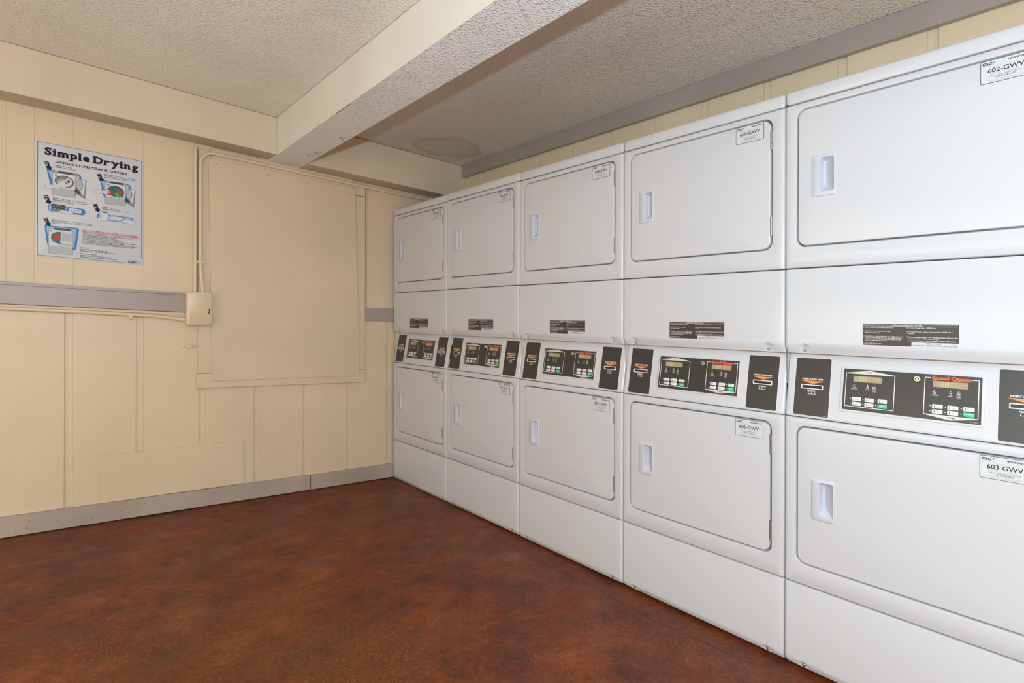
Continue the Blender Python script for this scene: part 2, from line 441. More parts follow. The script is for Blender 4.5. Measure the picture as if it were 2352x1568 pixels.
# soffit boxes along the far wall
def soffit(x0, x1, cz):
    b = MB(); y0 = 3.375
    def zb(x): return H + 0.967 - 0.0435 * (x + .86) if x < -.8 else H + 0.945 - 0.040 * (x + .67)
    top0, top1 = cz(x0, y0) - .004, cz(x1, y0) - .004
    P = [(x0, y0, zb(x0)), (x1, y0, zb(x1)), (x1, YW, zb(x1)), (x0, YW, zb(x0)), (x0, y0, top0), (x1, y0, top1), (x1, YW, top1), (x0, YW, top0)]
    b.add(P, [(0, 1, 5, 4)], 'face')
    b.add(P, [(0, 3, 2, 1), (4, 5, 6, 7), (0, 4, 7, 3), (1, 2, 6, 5)], 'soffit_paint')
    return b
M['face'] = M['beam_cream']
paint('soffit_face', (0.630, 0.545, 0.415), 0.6, False, 0.9, 0.04); M['face'] = M['soffit_face']
struct(soffit(XL, -.857, czl).build('trim_1'))
struct(soffit(-.671, XR - .001, czr).build('trim_2'))

# grey rail high on the dryer wall
b = MB()
b.prism([(YN, H + 1.047), (3.37, H + 1.060), (3.37, H + 1.150), (YN, H + 1.149)], -XR + .001, -XR + .030, 'grey_paint', .002)
b.v = [(-y if False else -y, x, z) for x, y, z in b.v]
struct(b.build('trim_3'))

# grey chair rails on the far wall
b = MB()
zt = lambda x: 1.295 + SL * (x + 1.307); zb_ = lambda x: 1.202 - 0.050 * (x + 1.307)
b.prism([(XL, zb_(XL)), (-1.30, zb_(-1.30)), (-1.30, zt(-1.30)), (XL, zt(XL))], 3.507, YW, 'grey_paint', .002)
b.prism([(XL, zt(XL) + .001), (-1.30, zt(-1.30) + .001), (-1.30, zt(-1.30) + .015), (XL, zt(XL) + .015)], 3.513, YW, 'grey_paint', .003)
struct(b.build('trim_4'))
b = MB(); b.prism([(-.215, 1.150), (XR, 1.128), (XR, 1.225), (-.215, 1.241)], 3.512, YW, 'grey_paint', .002)
struct(b.build('trim_5'))
# narrow strip under the left rail
b = MB(); b.prism([(XL, zb_(XL) - .012), (-1.31, zb_(-1.31) - .014), (-1.31, zb_(-1.31) - .002), (XL, zb_(XL) - .002)], 3.521, YW, 'wall_paint')
struct(b.build('trim_6'))

# window surround boards
b = MB()
b.prism([(-1.250, .767), (-.216, .721), (-.216, .808), (-1.250, .851)], 3.512, YW - .002, 'board_paint', .0015)
struct(b.build('trim_7'))
b = MB(); b.prism([(-.296, .812), (-.216, .809), (-.216, 2.016), (-.300, 2.014)], 3.514, YW - .002, 'board_paint', .0015)
b.prism([(-.300, 2.017), (-.216, 2.019), (-.216, 2.10), (-.300, 2.10)], 3.514, YW - .002, 'board_paint', .0015)
struct(b.build('trim_8'))
b = MB(); b.prism([(-1.244, .852), (-1.165, .850), (-1.180, 2.14), (-1.244, 2.14)], 3.514, YW - .002, 'board_paint', .0015)
struct(b.build('trim_9'))
b = MB(); b.prism([(-1.178, 2.060), (-.302, 2.016), (-.302, 2.12), (-1.178, 2.16)], 3.5145, YW - .002, 'board_paint', .0015)
struct(b.build('trim_10'))
b = MB(); b.prism([(-1.270, 1.30), (-1.246, 1.30), (-1.246, 2.16), (-1.270, 2.16)], 3.519, YW - .002, 'board_paint', .003)
struct(b.build('trim_11'))
b = MB(); b.prism([(-.208, 1.243), (-.198, 1.243), (-.198, 2.12), (-.208, 2.12)], 3.522, YW - .002, 'board_paint', .002)
struct(b.build('trim_12'))
# dark gap behind it is real: the strip stands 6 mm off the surround

# baseboard, two lengths, standing just off the slab
b = MB()
def bbz(x): return 0.0150 - 0.0551 * (x + .005)
def bbt(x): return 0.1115 - 0.0548 * (x + .005)
b.prism([(XL, bbz(XL)), (-.597, bbz(-.597)), (-.597, bbt(-.597)), (XL, bbt(XL))], 3.510, YW - .0005, 'grey_paint_scuffed', .002)
b.prism([(-.592, bbz(-.592) - .001), (-.012, bbz(-.012)), (-.012, bbt(-.012)), (-.592, bbt(-.592) - .002)], 3.511, YW - .0005, 'grey_paint_scuffed', .002)
for i in range(26):                                  # scuffs and nail dents
    x = random.uniform(-2.1, -.1); z = bbz(x) + random.uniform(.02, .075); w, h_ = random.choice([(.002, .010), (.012, .002), (.004, .004)])
    b.poly([(x, 3.5095, z), (x + w, 3.5095, z), (x + w, 3.5095, z + h_), (x, 3.5095, z + h_)], 'scuff')
plain('scuff', (0.16, 0.12, 0.10), rough=0.6)
struct(b.build('baseboard_back'))

# ------------------------------------------------------------------ fittings on the far wall
b = MB()
b.prism([(-1.170, .805), (-.266, .771), (-.271, 1.107), (-.299, 2.028), (-.299, 2.058), (-1.194, 2.095), (-1.180, 1.281)], 3.503, 3.5108, 'board_paint')
board = b.build('window_cover')
tag(board, 'large cream plywood sheet covering the window between the junction box and the dryers', 'panel')
for x, z in [(-1.150, 2.07), (-1.155, 1.62), (-1.155, 1.50), (-1.150, .83), (-.29, 1.09), (-.62, 2.045), (-.33, 2.03), (-.86, 2.062), (-.30, .86)]:
    b = MB()
    b.loft([[(x + r_ * math.cos(t), yy, z + r_ * math.sin(t)) for t in [i * math.pi / 4 for i in range(8)]] for r_, yy in ((.0035, 3.503), (.0030, 3.5022), (.0001, 3.5020))], 'steel_dull')
    b.build('nail_head', parent=board)

b = MB(); b.prism([(-1.686, .204), (-.995, .170), (-1.000, .429), (-1.696, .456)], 3.5225, YW - .0015, 'wall_paint', .0005)
tag(b.build('patch_board'), 'low cream rectangular patch board on the far wall above the baseboard', 'panel')

# electrical junction box
jb = empty('junction_box', (-1.245, YW, 1.13)); tag(jb, 'cream painted metal junction box between the grey rail and the plywood sheet', 'electrical box')
b = MB()
lp = []
for y, i in ((YW - YW, 0), (-.045, 0)):
    lp.append([(a, y, c) for a, c in rr(-.062 + i, .064 - i, .004 + i, .186 - i, .006, 4)])
b.loft(lp, 'conduit_paint', True, True)
b.build('box_body', parent=jb)
b = MB(); lp = []
for y, i in ((-.040, -.001), (-.058, -.001), (-.064, .002), (-.067, .006)):
    lp.append([(a, y, c) for a, c in rr(-.064 + i, .064 - i, .0 + i, .189 - i, .012, 5)])
b.loft(lp, 'conduit_paint', False, True)
def FJ(a, c, off): return (a, -.067 - off, c)
text(b, FJ, 'SLIMLINE', -.034, .036, .048, .006, 'tan_mark', .0004)
b.build('box_cover', parent=jb)
b = MB()
b.poly([(.042, -.0676, .066), (.046, -.0676, .062), (.051, -.0676, .070), (.050, -.0676, .078), (.052, -.0676, .090), (.046, -.0676, .094), (.044, -.0676, .084), (.046, -.0676, .078)], 'black')
b.build('knockout_hole', parent=jb)

# conduits
def arc(c, r, a0, a1, n, y):
    return [(c[0] + r * math.cos(R(a0 + (a1 - a0) * i / n)), y, c[1] + r * math.sin(R(a0 + (a1 - a0) * i / n))) for i in range(n + 1)]
b = MB()
b.tube([(-1.225, 3.490, 1.315), (-1.226, 3.495, 1.36), (-1.231, 3.503, 1.42), (-1.2345, 3.505, 1.49), (-1.235, 3.505, 2.035)] + arc((-1.165, 2.058), .070, 180, 93, 9, 3.505)[1:] + [(-.849, 3.505, 2.1135), (-.648, 3.505, 2.1045), (-.21, 3.505, 2.084), (.30, 3.505, 2.066), (.50, 3.505, 2.060)], .0098, 'conduit_paint', 12)
cb = b.build('bent_conduit')
tag(cb, 'cream conduit rising from the junction box and bending right along the wall top', 'conduit')
b = MB(); b.tube([(-.69, 3.505, 2.1062), (-.63, 3.505, 2.1034)], .0125, 'conduit_paint', 12); b.build('coupling', parent=cb)
b = MB()
b.box(-1.255, -1.215, 3.4955, 3.513, 1.483, 1.499, 'conduit_paint', .002)
b.build('pipe_strap', parent=cb)
b = MB(); b.tube([(-1.2605, 3.506, 1.316), (-1.2605, 3.506, 2.14)], .0085, 'conduit_paint', 12)
tag(b.build('straight_conduit'), 'cream straight vertical conduit left of the bent one above the junction box', 'conduit')
b = MB()
b.tube([(-4.3, 3.517, 1.330), (-2.6, 3.517, 1.244), (-2.068, 3.517, 1.2180), (-1.745, 3.517, 1.2005), (-1.562, 3.517, 1.189), (-1.45, 3.516, 1.181), (-1.36, 3.513, 1.168), (-1.309, 3.510, 1.160)], .0098, 'conduit_paint', 12)
hc = b.build('rail_conduit'); tag(hc, 'cream horizontal conduit running under the grey rail to the junction box', 'conduit')
b = MB(); b.box(-1.570, -1.552, 3.503, 3.5285, 1.166, 1.186, 'conduit_paint', .002); b.build('pipe_strap', parent=hc)
b = MB(); b.tube([(-1.34, 3.513, 1.166), (-1.309, 3.510, 1.160)], .0125, 'conduit_paint', 12); b.build('connector', parent=hc)
# loose wall bracket under the box
b = MB()
b.box(-1.320, -1.300, 3.526, YW, 1.004, 1.024, 'conduit_paint', .002)
b.box(-1.302, -1.272, 3.508, YW, 1.000, 1.016, 'conduit_paint', .003)
tag(b.build('wall_bracket'), 'small cream painted bracket on the wall below the junction box', 'bracket')

# ------------------------------------------------------------------ the poster
PX0, PZ0, PSL = -1.945, 1.4757, -0.0435
def P(p, q, off=0.0): return (p, -off, q + PSL * p)
def Pl(k): return 0.0030 + 0.0003 * k
b = MB()
lp = []
for y, i in ((0.0, 0), (-.0026, 0), (-.003, .0006)):
    lp.append([(a, y, c + PSL * a) for a, c in rr(i, .4385 - i, i, .571 - i, .008, 4)])
b.loft(lp, 'poster_white', True, True)
def pg(pts, k, lay=1): b.poly([P(p, q, Pl(lay)) for p, q in pts], k)
def rect(p0, q0, p1, q1, k, lay=1): pg([(p0, q0), (p1, q0), (p1, q1), (p0, q1)], k, lay)
def line(pts, w, k, lay=1):
    for i in range(len(pts) - 1):
        d = Vector((pts[i + 1][0] - pts[i][0], pts[i + 1][1] - pts[i][1]))
        if d.length < 1e-6: continue
        d.normalize(); n = Vector((-d.y, d.x)) * w / 2; e = d * w * .3
        a, c = pts[i], pts[i + 1]
        pg([(a[0] - n.x - e.x, a[1] - n.y - e.y), (c[0] - n.x + e.x, c[1] - n.y + e.y), (c[0] + n.x + e.x, c[1] + n.y + e.y), (a[0] + n.x - e.x, a[1] + n.y - e.y)], k, lay)
def ell(cp, cq, rp, rq, k, lay=1, a0=0, a1=360, n=28):
    pts = [(cp + rp * math.cos(R(a0 + (a1 - a0) * i / n)), cq + rq * math.sin(R(a0 + (a1 - a0) * i / n))) for i in range(n + (0 if a1 - a0 >= 360 else 1))]
    pg(pts, k, lay); return pts
line([(.364, .006), (.0085, .006), (.0085, .565), (.432, .565), (.432, .034)], .0017, 'navy')
def FP(a, c, off): return P(a, c, off)
# title in a bold slab face: letters with serifs added
def serif_title(word, a0, a1, base, cap, k):
    adv = []; x = 0
    for chx in word:
        vs_, fs, w = glyphs(chx, 0.048, 1.0, 3); adv.append((chx, x, w)); x += w + (.13 if chx in 'ilrmn' else .09)
    tot = x - .12; sx = (a1 - a0) / tot; sy = cap / CAP
    for chx, x, w in adv:
        vs_, fs, w = glyphs(chx, 0.048, 1.0, 3)
        b.add([P(a0 + (x + vx) * sx, base + vy * sy, Pl(2)) for vx, vy in vs_], fs, k)
        st = .085
        def sf(cx_, cy_, hw=.13, h=.085):
            b.poly([P(a0 + (x + cx_ - hw) * sx, base + (cy_ - h / 2) * sy, Pl(2) + .00015), P(a0 + (x + cx_ + hw) * sx, base + (cy_ - h / 2) * sy, Pl(2) + .00015),
                    P(a0 + (x + cx_ + hw) * sx, base + (cy_ + h / 2) * sy, Pl(2) + .00015), P(a0 + (x + cx_ - hw) * sx, base + (cy_ + h / 2) * sy, Pl(2) + .00015)], k)
        xh = .415
        if chx == 'i': sf(w / 2, .03, .15); sf(w / 2 - .05, xh, .10)
        elif chx == 'm': [sf(c_, .03, .12) for c_ in (.07, w / 2, w - .07)]; sf(.02, xh, .08)
        elif chx == 'n': [sf(c_, .03, .12) for c_ in (.07, w - .07)]; sf(.02, xh, .08)
        elif chx == 'r': sf(.08, .03, .15); sf(.02, xh, .08)
        elif chx == 'p': sf(.07, -.19, .15); sf(.02, xh, .08)
        elif chx == 'l': sf(w / 2, .03, .15); sf(w / 2 - .05, .665, .10)
        elif chx == 'y': sf(.06, xh, .13); sf(w - .06, xh, .13)
        elif chx == 'D': sf(.05, .03, .12); sf(.05, .64, .12)
        elif chx == 'g': sf(w - .02, xh, .08)
        elif chx == 'S': sf(w - .06, .60, .04, .2); sf(.06, .12, .04, .2)
serif_title('Simple', .034, .209, .5085, .034, 'navy')
serif_title('Drying', .2253, .4144, .5085, .034, 'navy')
text(b, FP, 'SINGLE-LOAD/STACK DRYERS', .0781, .4745, .3675, .0112, 'ink', Pl(2), .028)
def arrow(p, q, num):
    pg([(p, q), (p + .018, q + .006), (p + .020, q + .002), (p + .002, q - .003)], 'navy', 1)
    pg([(p + .003, q - .005), (p + .020, q + .001), (p + .0255, q - .019), (p + .032, q - .021), (p + .0275, q - .038), (p + .008, q - .030), (p + .013, q - .026)], 'navy', 1)
    text(b, FP, num, p + (.0115 if num == '1' else .009), q - .019, p + (.0145 if num == '1' else .016), .011, 'poster_white', Pl(3), .0)
arrow(.030, .4705, '1'); arrow(.2375, .4535, '2'); arrow(.0288, .3005, '3'); arrow(.2218, .2935, '4'); arrow(.0277, .1905, '5')
def cap2(p, q, lines, h=.0048, gap=.0082):
    for i, (bold, rest, w) in enumerate(lines):
        qq = q - i * gap; x = p
        if bold:
            bw = len(bold) * h * .92; text(b, FP, bold, x, qq, x + bw, h, 'ink', Pl(2), .035, res=1); x += bw + .003
        if rest: text(b, FP, rest, x, qq, p + w, h * .92, 'ink', Pl(2), .015, res=1)
cap2(.0714, .4600, [('CLEAN', 'the lint filter', .068), ('LIMPIE', 'el filtro de pelusa', .086)])
cap2(.2675, .4575, [('LOAD', 'clothes loosely and close door securely', .137), ('CARGUE', 'las prendas de modo que no queden', .136), ('', 'apretadas y cierre bien la puerta', .100)], gap=.0075)
cap2(.0645, .2945, [('SELECT', 'desired cycle with start button(s)', .135), ('SELECCIONE', 'el ciclo de secado deseado', .140), ('', 'y los accesorios de arranque', .085)], gap=.0082)
cap2(.2630, .2825, [('INSERT', 'card or coin', .069), ('INTRODUZCA', 'la tarjeta o monedas', .115)])
cap2(.0614, .1860, [('START', 'by closing door and pushing start button', .160), ('ENCIENDALO', 'cierre la puerta y presione el boton', .160), ('', 'de inicio', .028)], gap=.0078)
def swoosh(pts, w, k, lay=1):
    line(pts, w, k, lay)
def open_dryer(p, q, s, fill):
    X = lambda a: p + a * s; Y = lambda c: q + c * s
    # blue backdrop band
    pg([(X(-.010), Y(.128)), (X(.108), Y(.130)), (X(.120), Y(.124)), (X(.126), Y(.112)), (X(.124), Y(.070)), (X(.100), Y(.012)), (X(.060), Y(.004)), (X(.006), Y(.040))], 'blue', 1)
    pg([(X(-.005), Y(.123)), (X(.104), Y(.125)), (X(.116), Y(.118)), (X(.118), Y(.105)), (X(.110), Y(.06)), (X(.02), Y(.05))], 'blue_light', 2)
    rect(X(.012), Y(.005), X(.101), Y(.121), 'p_edge', 3); rect(X(.013), Y(.006), X(.100), Y(.120), 'poster_white', 4)
    pg([(X(.010), Y(.118)), (X(.102), Y(.118)), (X(.094), Y(.132)), (X(.030), Y(.132))], 'p_g1', 4)
    pg([(X(.032), Y(.119)), (X(.094), Y(.121)), (X(.090), Y(.129)), (X(.036), Y(.127))], 'p_g3', 5)
    rect(X(.013), Y(.042), X(.100), Y(.043), 'p_g2', 5)
    rect(X(.013), Y(.006), X(.100), Y(.041), 'p_g1', 5)
    pg([(X(.020), Y(.110)), (X(.032), Y(.110)), (X(.024), Y(.098))], 'p_g2', 5)
    ell(X(.058), Y(.078), .037 * s, .030 * s, 'p_g3', 5); ell(X(.058), Y(.077), .034 * s, .027 * s, fill, 6)
    if fill == 'p_g2':
        ell(X(.056), Y(.070), .026 * s, .019 * s, 'p_g1', 7); ell(X(.074), Y(.080), .013 * s, .018 * s, 'poster_white', 8); ell(X(.074), Y(.082), .005 * s, .008 * s, 'p_g3', 9)
        pg([(X(.030), Y(.058)), (X(.050), Y(.080)), (X(.062), Y(.082)), (X(.070), Y(.062)), (X(.060), Y(.048)), (X(.035), Y(.046))], 'poster_white', 8)
    # opened door
    pg([(X(.103), Y(.108)), (X(.145), Y(.104)), (X(.139), Y(.006)), (X(.118), Y(.018)), (X(.104), Y(.060))], 'p_g2', 6)
    pg([(X(.104), Y(.106)), (X(.141), Y(.100)), (X(.134), Y(.020)), (X(.105), Y(.064))], 'poster_white', 7)
    ell(X(.117), Y(.074), .014 * s, .030 * s, 'p_g2', 8); ell(X(.116), Y(.074), .011 * s, .027 * s, 'p_g1', 9)
    pg([(X(.103), Y(.052)), (X(.122), Y(.036)), (X(.114), Y(.022)), (X(.096), Y(.040))], 'p_g3', 9)
def hand(p, q, s=1.0, flip=1):
    pts = [(-.040, .010), (-.010, .009), (.006, .012), (.020, .016), (.024, .013), (.012, .008), (.026, .009), (.028, .005), (.014, .003), (.026, .000), (.024, -.004), (.010, -.002), (.016, -.010), (.012, -.012), (.000, -.006), (-.012, -.010), (-.042, -.008)]
    pg([(p + flip * a * s, q + c * s) for a, c in pts], 'p_g1', 12)
    pg([(p + flip * (a * s * .93), q + c * s * .88) for a, c in pts], 'skin', 13)
open_dryer(.052, .308, 1.0, 'p_g2'); hand(.075, .352, 1.0)
open_dryer(.262, .302, .98, 'p_teal')
pg([(.2540, .378), (.288, .384), (.308, .376), (.306, .362), (.288, .352), (.280, .356), (.284, .366), (.262, .366)], 'p_red', 10)
pg([(.312, .366), (.324, .374), (.342, .356), (.336, .346), (.318, .352)], 'p_green', 10)
pg([(.320, .384), (.334, .390), (.350, .378), (.342, .366), (.328, .372)], 'p_red', 11); pg([(.344, .360), (.354, .366), (.350, .350), (.342, .350)], 'blue', 10)
hand(.268, .364, 1.0)
# step 3: control picture and card slot picture
lpB = rr(.0465, .1925, .2290, .2620, .012, 4); pg(lpB, 'blue', 1); pg(rr(.050, .186, .232, .258, .010, 4), 'blue_light', 2)
pg(rr(.118, .188, .2315, .2605, .006, 3), 'blue', 3)
rect(.0606, .2350, .1142, .2680, 'p_g3', 4)
for i in range(3): rect(.066 + .015 * i, .2410, .076 + .015 * i, .2445, 'p_g1', 5)
for i in range(4): rect(.067 + .011 * i, .2560, .073 + .011 * i, .2575, 'poster_white', 5)
rect(.080, .2600, .098, .2635, 'p_g2', 5)
rect(.1269, .2370, .1762, .2567, 'poster_white', 5)
for i in range(3): rect(.133 + .014 * i, .2475, .140 + .014 * i, .2500, 'ink', 6)
rect(.133, .2410, .168, .2422, 'ink', 6)
hand(.112, .232, .8, -1)
# step 4
pg(rr(.2402, .3960, .2190, .2510, .012, 4), 'blue', 1); pg(rr(.246, .390, .222, .247, .010, 4), 'blue_light', 2)
rect(.2560, .2225, .2880, .2700, 'p_edge', 3); rect(.2575, .2240, .2865, .2690, 'poster_white', 4); rect(.2615, .2570, .2825, .2640, 'p_g3', 5); hand(.272, .222, .7)
pg([(.295, .2220), (.315, .2300), (.322, .2460), (.297, .2500)], 'poster_white', 4); rect(.299, .2430, .311, .2465, 'ink', 5); hand(.320, .236, .8, -1)
pg([(.346, .244), (.372, .238), (.376, .222), (.350, .228)], 'poster_white', 5); pg([(.348, .242), (.362, .239), (.362, .236), (.349, .239)], 'ink', 6); hand(.365, .226, .9, -1)
# step 5: closed dryer
pg([(.0345, .1560), (.1620, .1610), (.1680, .1540), (.1560, .0500), (.1400, .0420), (.0460, .0600), (.0410, .0860)], 'blue', 1)
pg([(.040, .152), (.156, .155), (.158, .150), (.148, .060), (.052, .070)], 'blue_light', 2)
rect(.0495, .0210, .1430, .1430, 'p_edge', 3); rect(.0505, .0220, .1420, .1420, 'poster_white', 4)
pg([(.047, .140), (.145, .140), (.136, .153), (.064, .153)], 'p_g1', 4); pg([(.068, .142), (.136, .143), (.132, .151), (.072, .149)], 'p_g3', 5)
ell(.094, .101, .035, .030, 'p_teal', 5, 90, 270); pg([(.094, .071), (.094, .131), (.098, .131), (.098, .071)], 'p_teal', 5)
pg([(.066, .105), (.080, .120), (.094, .112), (.092, .092), (.076, .086)], 'p_red', 6); pg([(.062, .086), (.074, .092), (.080, .080), (.068, .078)], 'blue', 6)
rect(.0950, .0600, .1380, .1300, 'p_edge', 7); rect(.0960, .0610, .1370, .1290, 'poster_white', 8); rect(.1000, .0650, .1330, .1250, 'p_g1', 9)
rect(.0505, .0220, .1420, .0560, 'p_g1', 5); rect(.0505, .0560, .1420, .0568, 'p_g2', 6); hand(.112, .080, .8, -1)
pg([(.052, .135), (.062, .135), (.056, .126)], 'p_g2', 5)
text(b, FP, 'FOR YOUR SAFETY PLEASE AVOID THE FOLLOWING', .1786, .1500, .4148, .0060, 'p_red', Pl(2), .035, res=1)
text(b, FP, 'POR SU PROPIA SEGURIDAD, POR FAVOR EVITE LO SIGUIENTE', .1786, .1418, .4203, .0060, 'p_red', Pl(2), .035, res=1)
for i, (t_, w) in enumerate([('DRYING ITEMS CONTAINING FOAM OR OIL, FOAM RUBBER, VEGETABLE OIL', .3925), ('OR OTHER FLAMMABLE MATERIALS OR FUMES.', .320), ('TAMPERING WITH THE DRYER WHILE IT IS OPERATING.', .333), ('ALLOWING CHILDREN TO PLAY ON OR AROUND THE DRYER.', .356),
        ('NO SEQUE PRENDAS QUE CONTENGAN ACEITE DE COCINA, GOMA ESPUMA', .402), ('PEGANTE U OTRA SUSTANCIA O MATERIAL INFLAMABLE.', .358), ('NO INTERFIERA CON LA SECADORA MIENTRAS ESTA EN FUNCIONAMIENTO.', .417), ('NO DEJE QUE LOS NINOS JUEGUEN EN O ALREDEDOR DE LA SECADORA.', .3946)]):
    text(b, FP, t_, .1820, .1330 - i * .0068 - (.001 if i > 3 else 0), w, .0046, 'ink', Pl(2), .02, res=1)
for t_, w, qv in [('For service:', .2061, .0610), ('use the CSC Service Request App', .2877, .0530), ('visit www.cscsw.com or call 1-877-264-6622', .3216, .0450), ('Para solicitar servicio:', .2400, .0305), ('utilice la aplicacion CSC Service Request', .3020, .0225), ('visite www.cscsw.com o llame al 1-877-264-6622', .3248, .0145)]:
    text(b, FP, t_, .1718, qv, w, .0054, 'navy', Pl(2), .022, res=1)
text(b, FP, 'CSC', .3714, .0092, .4150, .0095, 'ink', Pl(2), .05)
text(b, FP, 'ServiceWorks', .3725, .0030, .4120, .0042, 'p_g3', Pl(2), res=1)
pg([(.4180, .0200), (.4230, .0140), (.4290, .0140), (.4325, .0200), (.4260, .0240)], 'teal_light', 2); pg([(.4215, .0140), (.4260, .0085), (.4300, .0140), (.426, .018)], 'blue', 3)
po = b.build('poster', recalc=False); po.location = (PX0, YW - .0002, PZ0)
tag(po, 'white Simple Drying instruction poster with blue dryer drawings on the cream wall', 'poster')

# ------------------------------------------------------------------ stacked dryers
W = 0.683
def ring_edge(s0, s1, z0, z1, r, rs, rz, depth=.02, n=4, seg=5):
    lp = [[(a, depth, c) for a, c in rr(s0, s1, z0, z1, r, seg)]]
    for i in range(n + 1):
        t = R(90) * i / n; ds = rs * (1 - math.cos(t)); dz = rz * (1 - math.cos(t)); y = rs * (1 - math.sin(t))
        lp.append([(a, y, c) for a, c in rr(s0 + ds, s1 - ds, z0 + dz, z1 - dz, max(r, .0008), seg)])
    return lp
G = .0012
def front_panel(z0, z1, h0, h1):
    b = MB(); lp = ring_edge(G, W - G, z0, z1, .004, .010, .0035)
    for e, y in ((.0022, 0), (.0008, .0006), (0, .0022), (0, .034), (-.014, .034)):
        lp.append([(a, y, c) for a, c in rr(.0385 - e, .6405 + e, h0 - e, h1 + e, .030, 5)])
    b.loft(lp, 'enamel'); return b
def make_door():
    b = MB(); lp = []
    s0, s1, z0, z1 = .0438, .6335, .0052, .4580
    for y, i in ((.0310, .0), (.0015, 0), (.0002, .0005), (-.0008, .0020), (-.0010, .004)):
        lp.append([(a, y, c) for a, c in rr(s0 + i, s1 - i, z0 + i, z1 - i, .027 - i, 5)])
    lp.append([(a, -.0010, c) for a, c in rr(.0905, .1540, .1680, .2920, .004, 5)])
    lp.append([(a, .0060, c) for a, c in rr(.0905, .1540, .1680, .2920, .004, 5)])
    b.loft(lp, 'enamel'); return b
def bulge(pts, z0, z1, sc, amt):
    out = []
    for a, c in pts:
        k = 1 - ((c - (z0 + z1) / 2) / ((z1 - z0) / 2)) ** 2
        out.append((a + (amt if a > sc else -amt * 1.3) * k, c))
    return out
def make_handle():
    b = MB(); lp = []
    z0, z1 = .162, .2955
    for y, i in ((-.0008, 0), (-.0042, .0005), (-.0052, .0018)):
        lp.append([(a, y, c) for a, c in bulge(rr(.0885 + i, .1565 - i, z0 + i, z1 - i, .004, 5), z0, z1, .12, .0030)])
    lp.append([(a, -.0052, c) for a, c in bulge(rr(.1105, .1530, .176, .2870, .005, 5), z0, z1, .10, .0020)])
    lp.append([(a, -.0030, c) for a, c in bulge(rr(.1115, .1520, .177, .2860, .005, 5), z0, z1, .10, .0020)])
    lp.append([(a, .0215, c) for a, c in rr(.1135, .1215, .196, .2800, .003, 5)])
    b.loft(lp, 'handle_plastic', False, True); return b
def make_hinge(zc):
    b = MB()
    for a, c in ((-.033, -.0115), (-.0105, .0105), (.0115, .033)):
        b.tube([(.6375, .0005, zc + a), (.6375, .0005, zc + c)], .0040, 'hinge_steel', 8)
    b.box(.6335, .6375, -.0008, .006, zc - .033, zc + .033, 'steel_dull')
    return b
LBL = {}
def make_label(num):
    b = MB(); s0, s1, z0, z1 = .5105, .6120, .3955, .4570
    def FL(a, c, off): return (a, -.0010 - off, c)
    b.loft([[FL(a, c, 0) for a, c in rr(s0, s1, z0, z1, .004, 3)], [FL(a, c, .0006) for a, c in rr(s0, s1, z0, z1, .004, 3)]], 'ink', cap1=True)
    b.poly([FL(a, c, .0009) for a, c in rr(s0 + .0012, s1 - .0012, z0 + .0012, z1 - .0012, .003, 3)], 'label_white')
    T = lambda t_, a, c, a1, cap, k='ink', bd=0.0, res=1: text(b, FL, t_, s0 + a, z0 + c, s0 + a1, cap, k, .0012, bd, res=res)
    T('CSC', .0040, .0498, .0240, .0064, 'ink', .045, 2)
    T('ServiceWorks', .0042, .0465, .0230, .0024, 'print_grey')
    b.poly([FL(s0 + x, z0 + z, .0012) for x, z in ((.0258, .0540), (.0280, .0500), (.0305, .0540), (.0295, .0570), (.0268, .0570))], 'teal')
    b.poly([FL(s0 + x, z0 + z, .0014) for x, z in ((.0258, .0548), (.0272, .0530), (.0286, .0552), (.0268, .0570))], 'teal_light')
    x = .056
    while x < .0950:
        w = random.choice([.0005, .0008, .0012]); b.poly([FL(s0 + p, z0 + q, .0012) for p, q in ((x, .0510), (x + w, .0510), (x + w, .0555), (x, .0555))], 'ink'); x += w + random.choice([.0006, .0009])
    T('Please use this machine ID when contacting us for service', .0180, .0425, .0850, .0022, 'print_grey')
    T(num + '-GWV', .0150, .0275, .0870, .0118, 'ink', .012, 3)
    T('For Service:', .0200, .0225, .0400, .0028, 'print_grey'); T('Para Servicio:', .0560, .0225, .0800, .0028, 'print_grey')
    T('Visit our website WWW.CSCSW.COM', .0210, .0170, .0810, .0032, 'ink')
    T('1-877-264-6622', .0310, .0115, .0700, .0040, 'ink', .01)
    T('Maintained and serviced by authorized laundry professionals', .0150, .0065, .0880, .0024, 'print_grey')
    T('Property not to be removed from these premises', .0150, .0032, .0760, .0020, 'print_grey')
    return b

def section_panel(cols, k, b=None):
    b = b or MB(); n = len(cols[0][1])
    b.loft([[(s, y, z) for (y, z) in pts] for s, pts in cols], k, closed=False)
    return b
def with_ends(fn, inner):
    """columns with rounded vertical ends; fn(s)->section points, ends pushed back"""
    cols = []
    r = .010
    for i in range(5):
        t = R(90) * i / 4; s = G + r * (1 - math.cos(t)); d = r * (1 - math.sin(t))
        cols.append((s, [(y + d if j not in (0, len(fn(s)) - 1) else .022, z) for j, (y, z) in enumerate(fn(s))]))
    cols.insert(0, (G, [(.022, z) for (y, z) in fn(G)]))
    cols += [(s, fn(s)) for s in inner]
    for c in list(reversed(cols[:6])): cols.append((W - c[0], c[1]))
    return cols
def scoops(sx, w0=.022, w1=.008):
    out = []
    for s in sx: out += [s - w0, s - w1, s, s + w1, s + w0]
    return out
SCR = (.0620, .6250)
def near(s): return min(abs(s - q) for q in SCR)
